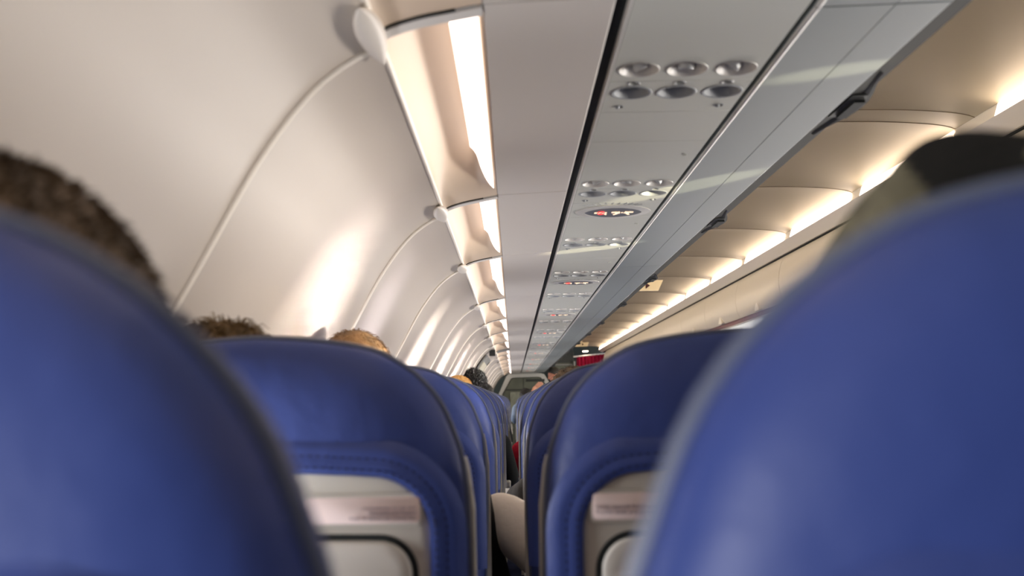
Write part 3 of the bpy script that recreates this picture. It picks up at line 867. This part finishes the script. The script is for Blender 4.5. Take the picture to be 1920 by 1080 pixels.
short = dict(line=.045, nape=-.05, puff=.002, n=9000, ln=.006, lift=.9, fr=.03, rad=(.084, .103, .100))
tousle = dict(line=.04, nape=-.07, puff=.012, n=3600, ln=.026, lift=.30, fr=.05)
smoothh = dict(line=.04, nape=-.10, puff=.004, n=900, ln=.02, lift=.2)
plain = dict(line=.04, nape=-.08, puff=.010, n=300, ln=.02, lift=.4)
curly = dict(line=.03, nape=-.08, puff=.03, n=900, ln=.02, lift=1.0, rad=(.098, .112, .112))

def hood_fn(root, c, R, own):
    """dark hood pulled over the head, pale woven side falling in folds to the left"""
    bm = bmesh.new()
    def f(u, v):
        a = 2*PI*u; t = v                                        # v: crown -> hem
        ph = min(PI*.5, t*PI*.55)
        r = .127*math.sin(min(ph, PI/2)*.98)**.85+.050*max(0, t-.75)
        fold = 1+.075*t*math.sin(9*a+1.3)+.04*t*math.sin(17*a)
        z = .128*math.cos(ph)-.16*max(0, t-.62)
        peak = .016*math.exp(-((a-PI*1.08)/.5)**2)*math.exp(-((t-.32)/.2)**2)
        return c+Vector((r*fold*math.cos(a)*1.02, r*fold*math.sin(a)*1.08-.008, z+peak+.018))
    grid(bm, f, 96, 40); bmesh.ops.remove_doubles(bm, verts=bm.verts[:], dist=.0004)
    for fc in bm.faces:
        p = fc.calc_center_median()-c
        a = math.atan2(p.y, p.x) % (2*PI)
        pale = (p.x < -.074+.010*math.sin(p.z*40) and p.z < .135) or (-.066 < p.x+.25*(p.z-.08) < -.059 and p.z < .105) or (-.05 < p.x < -.02 and .118 < p.z < .128)
        fc.material_index = 0 if pale else 1
    h = own(build('hood', bm, [M['hood'], M['hoodbk']], root)); solid(h, .004, 0)

def make_people():
    def yr(k): return .285+ROW*k
    seated('person with short dark hair behind the blurred left seat', LSX, yr(0), (-.252, yr(0)+.155, -.012), M['hair_br'], M['skin'], M['cloth_nv'], dict(short, seed=3, s=1.07))
    seated('person in a black and olive grey hood behind the blurred right seat', RSX, yr(0), (.262, yr(0)+.165, -.03), None, M['skin'], M['cloth_bk'], {}, hood=hood_fn)
    seated('person with tousled brown hair showing over the second seat of the left file', LSX, yr(1), (-.365, yr(1)+.16, -.018), M['hair_md'], M['skin'], M['cloth_dk'], dict(tousle, seed=5))
    seated('person with smooth light brown hair showing over the third seat of the left file', LSX, yr(2), (-.325, yr(2)+.17, .028), M['hair_lt'], M['skin'], M['cloth_bk'], dict(smoothh, seed=8))
    seated('person in a white sleeve leaning into the gap, third seat of the right file', RSX-.02, yr(2), (.26, yr(2)+.16, -.06), M['hair_bk'], M['skin'], M['white'], dict(plain, seed=9), elbows=(.05, 0), elz=.825)
    seated('person with dark brown hair showing over the fourth seat of the right file', RSX-.03, yr(3), (.175, yr(3)+.17, -.028), M['hair_br'], M['skin'], M['cloth_dk'], dict(plain, seed=10), elbows=(-.012, 0), elz=.78)
    seated('person in a black sleeve in the gap, fourth seat of the left file', LSX, yr(3), (-.29, yr(3)+.16, -.06), M['hair_bk'], M['skin'], M['cloth_bk'], dict(plain, seed=11), elbows=(0, .02))
    seated('person with blond hair just showing over the left file of seats', LSX+.03, yr(6), (-.285, yr(6)+.16, .012), M['hair_bl'], M['skin'], M['cloth_bk'], dict(smoothh, seed=12))
    seated('person in a red top in the gap between the seat files', RSX-.042, yr(7), (.25, yr(7)+.16, -.06), M['hair_bk'], M['skin'], M['cloth_red'], dict(plain, seed=13), elbows=(-.04, 0), elz=.66)
    seated('person with dark curly hair sitting taller, over the left file of seats', LSX, yr(9), (-.295, yr(9)+.16, .105), M['hair_bk'], M['skind'], M['cloth_dk'], dict(curly, seed=14))
    seated('person with dark straight hair beside the bulkhead, past the curly-haired passenger', LSX, yr(12), (-.275, yr(12)+.16, .045), M['hair_bk'], M['skin'], M['cloth_bk'], dict(plain, seed=15))
    seated('person with black hair raising one hand to the overhead unit', RSX-.06, yr(15), (.155, yr(15)+.16, .02), M['hair_bk'], M['skin'], M['cloth_gb'], dict(plain, seed=16), raised=Vector((.235, yr(15)+.30, CZ+.095)))
make_people()

def standing_man():
    x, y = .66, 14.6
    root = empty('person', (x, y, 0), 'standing person with cropped dark hair looking down, at the end of the aisle', 'person')
    inv = Matrix.Translation(-root.location)
    def own(o): o.matrix_parent_inverse = inv; return o
    hc = Vector((x-.03, y-.02, CZ+.385))
    V = Vector
    neck = V((x+.02, y, CZ+.27)); ch = V((x+.03, y, 1.12)); pel = V((x+.03, y, .86))
    sh = [V((x+.02, y-.17, 1.26)), V((x+.02, y+.17, 1.26))]; el = [V((x-.06, y-.21, 1.02)), V((x-.06, y+.21, 1.02))]; wr = [V((x-.27, y-.12, .98)), V((x-.27, y+.12, .98))]
    kn = [V((x+.02, y-.09, .47)), V((x+.02, y+.09, .47))]; an = [V((x+.04, y-.09, .08)), V((x+.04, y+.09, .08))]
    bm = bmesh.new(); R = add_head(bm, hc, math.radians(105), math.radians(-22), .96)
    capsule(bm, hc-V((-.02, 0, .05)), neck, .05, .055); capsule(bm, neck, ch, .06, .125); capsule(bm, ch, pel, .125, .13)
    for i in (0, 1):
        capsule(bm, neck, sh[i], .05, .058); capsule(bm, sh[i], el[i], .05, .04); capsule(bm, el[i], wr[i], .04, .027)
        d = (wr[i]-el[i]).normalized(); add_hand(bm, wr[i], d, V((0, 1 if i == 0 else -1, 0)), V((0, 0, 1)), .6)
        capsule(bm, pel+V((0, (i*2-1)*.085, -.03)), kn[i], .09, .058); capsule(bm, kn[i], an[i], .056, .04); capsule(bm, an[i]-V((-.03, 0, .04)), an[i]+V((-.17, 0, -.05)), .04, .03)
    remesh(own(build('body', bm, M['skind'], root)))
    bm = bmesh.new(); capsule(bm, neck-V((0, 0, .04)), ch, .07, .14); capsule(bm, ch, pel, .14, .145)
    for i in (0, 1): capsule(bm, neck-V((0, 0, .05)), sh[i], .056, .07); capsule(bm, sh[i], el[i], .066, .056); capsule(bm, el[i], el[i].lerp(wr[i], .9), .054, .036)
    remesh(own(build('shirt', bm, M['cloth_nv'], root)), .01, 3)
    bm = bmesh.new()
    for i in (0, 1): capsule(bm, pel+V((0, (i*2-1)*.085, -.03)), kn[i], .10, .072); capsule(bm, kn[i], an[i], .07, .055)
    remesh(own(build('trousers', bm, M['trouser'], root)), .012, 2)
    bm = bmesh.new(); hair_mesh(bm, hc, R, .96, line=.05, nape=-.03, puff=.006, n=400, ln=.01, lift=.8, seed=20); own(build('hair', bm, M['hair_bk'], root))
standing_man()

# ------------------------------------------------------------------ far end of the cabin
def make_far_end():
    yb = 16.9
    def px(x, y, Y=yb): return ((x-963)*Y/F_PX, (750-y)*Y/F_PX)
    # bulkhead ahead of the left seats: pale frame with cut corners around a dark panel
    root = empty('bulkhead', (.2, yb, 0), 'olive grey bulkhead partition with a pale cornered frame at the end of the left seats', 'partition')
    inv = Matrix.Translation(-root.location)
    out = [(-.31, -1.05), (-.31, -.1), (-.262, .12), (-.125, .425), (-.10, .452), (-.07, .462), (.50, .470), (.56, .455), (.70, .22), (.72, .1), (.72, -1.05)]
    inn = [(-.235, -1.02), (-.235, -.1), (-.195, .11), (-.045, .375), (-.02, .392), (.01, .40), (.45, .408), (.50, .395), (.635, .20), (.65, .1), (.65, -1.02)]
    def slab(lp, y0, y1, m, nm):
        bm = bmesh.new(); a = [bm.verts.new((x, y0, CZ+z)) for x, z in lp]; b = [bm.verts.new((x, y1, CZ+z)) for x, z in lp]
        bm.faces.new(a); bm.faces.new(b[::-1]); n = len(lp)
        for k in range(n): bm.faces.new((a[k], a[(k+1) % n], b[(k+1) % n], b[k]))
        o = build(nm, bm, m, root, smooth=False); o.matrix_parent_inverse = inv; return o
    slab(out, yb, yb+.05, M['bulkfr'], 'frame')
    inn2 = [(x*1.0+(.012 if x < 0 else -.012), z-.012) for x, z in inn]
    slab(inn, yb-.006, yb+.02, M['bulkd'], 'dark_edge')
    slab(inn2, yb-.012, yb+.01, M['bulk'], 'panel')
    bm = bmesh.new(); add_box(bm, (.18, yb-.016, CZ+.18), (.62, .01, .022)); add_box(bm, (.185, yb-.014, CZ+.28), (.008, .008, .20)); o = build('divider_rail', bm, M['bulkd'], root, smooth=False); o.matrix_parent_inverse = inv
    bm = bmesh.new(); add_box(bm, (.40, yb-.018, CZ+.345), (.33, .01, .045)); o = build('dark_plate', bm, M['bulkd'], root, smooth=False); o.matrix_parent_inverse = inv
    bm = bmesh.new(); add_box(bm, (.15, yb-.018, CZ-.08), (.42, .01, .44)); o = build('poster', bm, M['poster'], root, smooth=False); o.matrix_parent_inverse = inv
    # soffit edge under the bins at the bulkhead
    bm = bmesh.new(); add_box(bm, (.15, yb-.02, CZ+.474), (.62, .06, .018)); tag(build('trim_7', bm, M['exitf'], smooth=False), kind='structure')
    # front wall
    bm = bmesh.new(); add_box(bm, (CEN, 18.6, 1.1), (3.8, .05, 2.4)); tag(build('wall_front', bm, M['front'], smooth=False), kind='structure')
    # galley cabinet on the near side of the aisle end, and a framed panel
    g = empty('galley_cabinet', (.97, 17.7, 0), 'dark olive galley cabinet with a pale framed door between bulkhead and curtain', 'cabinet')
    inv2 = Matrix.Translation(-g.location)
    bm = bmesh.new(); add_box(bm, (.97, 17.9, .97), (.36, .5, 1.94)); o = build('body', bm, M['bulk'], g, smooth=False); o.matrix_parent_inverse = inv2
    bm = bmesh.new(); add_box(bm, (.97, 17.64, CZ+.645), (.34, .015, .02)); add_box(bm, (1.125, 17.64, CZ+.25), (.03, .015, .8)); o = build('door_frame', bm, M['exitf'], g, smooth=False); o.matrix_parent_inverse = inv2
    bm = bmesh.new(); add_box(bm, (.97, 17.64, CZ+.78), (.34, .012, .2)); o = build('dark_header', bm, M['bulkd'], g, smooth=False); o.matrix_parent_inverse = inv2
    # curtain with its rail
    def f(u, v):
        x = 1.20+.62*u; return Vector((x, 17.55+.02*math.sin(x*95), CZ+.775-1.80*v+.06*u))
    bm = bmesh.new(); grid(bm, f, 120, 8)
    o = build('curtain', bm, M['curtain']); solid(o, .003, 0); tag(o, 'burgundy pleated curtain hanging at the end of the aisle', 'curtain')
    bm = bmesh.new(); add_tube(bm, [(1.14, 17.56, CZ+.785), (1.90, 17.56, CZ+.85)], .014, 8); tag(build('curtain_rail', bm, M['trimw']), 'pale rail holding the burgundy curtain', 'rail')
    bm = bmesh.new(); add_box(bm, (1.155, 17.55, (CZ+.70)/2), (.03, .03, CZ+.70)); tag(build('door_post', bm, M['exitf'], smooth=False), 'pale upright post beside the burgundy curtain', 'post')
    bm = bmesh.new(); grid(bm, lambda u, v: Vector((1.32+.09*u, 17.45+.25*v, CZ+.885)), 1, 1); o = build('entry_lamp', bm, M['lensR']); solid(o, .01, 0); tag(o, 'small bright lamp above the burgundy curtain', 'lamp')
make_far_end()

# ------------------------------------------------------------------ overwing exit on the left wall, exit signs
def make_exits():
    ya, yb = 8.0, 9.05
    root = empty('door_1', (-.3, 8.5, CZ), kind='structure'); inv = Matrix.Translation(-root.location)
    def patch(u0, u1, y0, y1, lift, m, nm, t=.012):
        bm = bmesh.new()
        def f(u, v):
            x, z = curve_at(WALL, u0+(u1-u0)*u); n = wall_normal(u0+(u1-u0)*u); return Vector((x, y0+(y1-y0)*v, CZ+z))+n*lift
        grid(bm, f, 24, 4); o = build(nm, bm, m, root); o.matrix_parent_inverse = inv; solid(o, t, -1); return o
    patch(.05, .62, ya, yb, .010, M['exitf'], 'door_frame')
    patch(.09, .60, ya+.07, yb-.10, .018, M['exitd'], 'door_panel')
    patch(.22, .235, ya+.06, yb-.09, .024, M['exitf'], 'door_rail')
    patch(.25, .60, ya+.02, yb-.2, .022, M['exitf'], 'handle_cover')
    patch(.06, .62, yb-.02, yb+.03, .016, M['dgrey'], 'dark_edge')
    bm = bmesh.new(); add_box(bm, (-.176, 8.05, CZ+.405), (.05, .09, .05)); o = build('exit_lamp', bm, M['dark'], root, smooth=False); o.matrix_parent_inverse = inv  # unlit black hinge cover above the exit door
    # grey arch across the coves at the exit
    bm = bmesh.new()
    grid(bm, lambda u, v: Vector((curve_at(BASE, u)[0], 8.62+.28*v, CZ+curve_at(BASE, u)[1]-.004)), 20, 2); o = build('trim_8', bm, M['exitf']); tag(o, kind='structure'); solid(o, .006, 0)
    # exit signs hanging from the aisle ceiling
    for i, (x, y, z, s) in enumerate(((.755, 5.0, .598, 1.0), (1.20, 15.6, .90, 1.25))):
        r = empty('exit_sign', (x, y, CZ+z), ['cream exit sign with dark letters and arrow, hanging just past the bin edge', 'tiny cream exit sign with dark letters at the far end of the ceiling'][i], 'sign', None)
        lp = [(-.19*s, -.026*s), (.035*s, -.026*s), (.062*s, .030*s), (-.19*s, .030*s)]
        me = plate_mesh('sign_body', lp, [], .02, M['exitlens']); o = meshobj('sign_body', me, r); o.rotation_euler = (PI/2, 0, 0); bevel(o, .003, 2)
        me = text_mesh('EXIT', .052*s, M['exittxt'], 'RIGHT', .001); o = meshobj('lettering', me, r); o.rotation_euler = (PI/2, 0, 0); o.location = (-.042*s, -.0115, .001)
        bm = bmesh.new(); v = [bm.verts.new((-.034*s, -.0125, .018*s)), bm.verts.new((-.034*s, -.0125, -.016*s)), bm.verts.new((-.010*s, -.0125, .001*s))]; bm.faces.new(v); o = build('arrow', bm, M['exittxt'], r, smooth=False); solid(o, .001, 0)
        bm = bmesh.new(); add_box(bm, (-.07*s, 0, (.972-z)/2+.015), (.10, .014, .972-z-.03)); build('hanger', bm, M['exitlens'], r, smooth=False)
make_exits()

# ------------------------------------------------------------------ light
def area(name, loc, rot, sx, sy, power, color):
    l = bpy.data.lights.new(name, 'AREA'); l.shape = 'RECTANGLE'; l.size = sx; l.size_y = sy; l.energy = power; l.color = color
    o = bpy.data.objects.new(name, l); COL.objects.link(o); o.location = loc; o.rotation_euler = rot; return o
def aim(frm, to):
    return (Vector(to)-Vector(frm)).to_track_quat('-Z', 'X').to_euler()
def make_lights():
    # daylight through the windows on the left (below the frame) and on the right
    for k in range(15):
        y = -.22 if k == 0 else .93+1.07*(k-1)
        area('window_daylight', (-.50, y, CZ-.10), aim((-.50, y, CZ-.10), (.2, y+(.12 if k != 1 else .02), CZ+.12)), .26, [.30, .14, .30][min(k, 2)], [5.0, 3.3, 3.4][min(k, 2)], (.95, .95, 1.0))
    for k in range(15):
        area('window_daylight', (2.61, .71+1.07*k, CZ-.1), (0, math.radians(102), 0), .32, .22, 5.0 if k == 0 else 12.0, (1.0, .93, .86))
    # narrow sun-like beams added inside the right wall, drawing bands on the left wall
    for y, yt, pw, c in ((1.78, 1.80, .62, (1, .93, .89)), (2.315, 2.42, .3, (.85, .85, 1)), (3.385, 3.62, 1.1, (1, .95, .92)), (4.455, 4.9, 1.2, (1, .95, .92)), (5.525, 6.0, 1.3, (1, .95, .92)), (6.595, 7.1, 1.0, (1, .95, .92)), (8.735, 9.6, 1.0, (1, .95, .92))):
        o = area('window_sun', (2.65, y, CZ-.06), aim((2.65, y, CZ-.06), (-.38, yt, CZ+.17)), .24, .15, pw, c)
        o.data.spread = math.radians(9)
    o = area('window_daylight', (2.64, 1.245, CZ-.08), aim((2.64, 1.245, CZ-.08), (-.38, 1.50, CZ+.2)), .26, .2, .6, (1, .92, .86)); o.data.spread = math.radians(24)  # wide soft fill, added to lighten one panel of the left wall
    # glints of low sun that climb to the underside of the bins
    for frm, to, ang, pw in (((2.65, .60, CZ-.12), (.50, 1.37, CZ+.487), 0.75, 330), ((2.65, .1, CZ-.12), (.42, 2.12, CZ+.484), 0.95, 680), ((2.65, 1.3, CZ-.12), (.28, 2.97, CZ+.48), 0.8, 640)):
        l = bpy.data.lights.new('sun_glint', 'SPOT'); l.energy = pw; l.color = (1, .90, .62); l.spot_size = math.radians(ang*2); l.spot_blend = .25; l.shadow_soft_size = .01
        o = bpy.data.objects.new('sun_glint', l); COL.objects.link(o); o.location = frm; o.rotation_euler = aim(frm, to)
    w = bpy.data.worlds.new('cabin world'); SC.world = w; w.use_nodes = True
    w.node_tree.nodes['Background'].inputs['Color'].default_value = (.6, .7, .9, 1); w.node_tree.nodes['Background'].inputs['Strength'].default_value = .3
make_lights()

vs = SC.view_settings; vs.view_transform = 'Standard'; vs.look = 'None'; vs.gamma = 1; vs.exposure = 0.95; vs.use_curve_mapping = False
SC.cycles.use_denoising = True
SC.cycles.max_bounces = 10
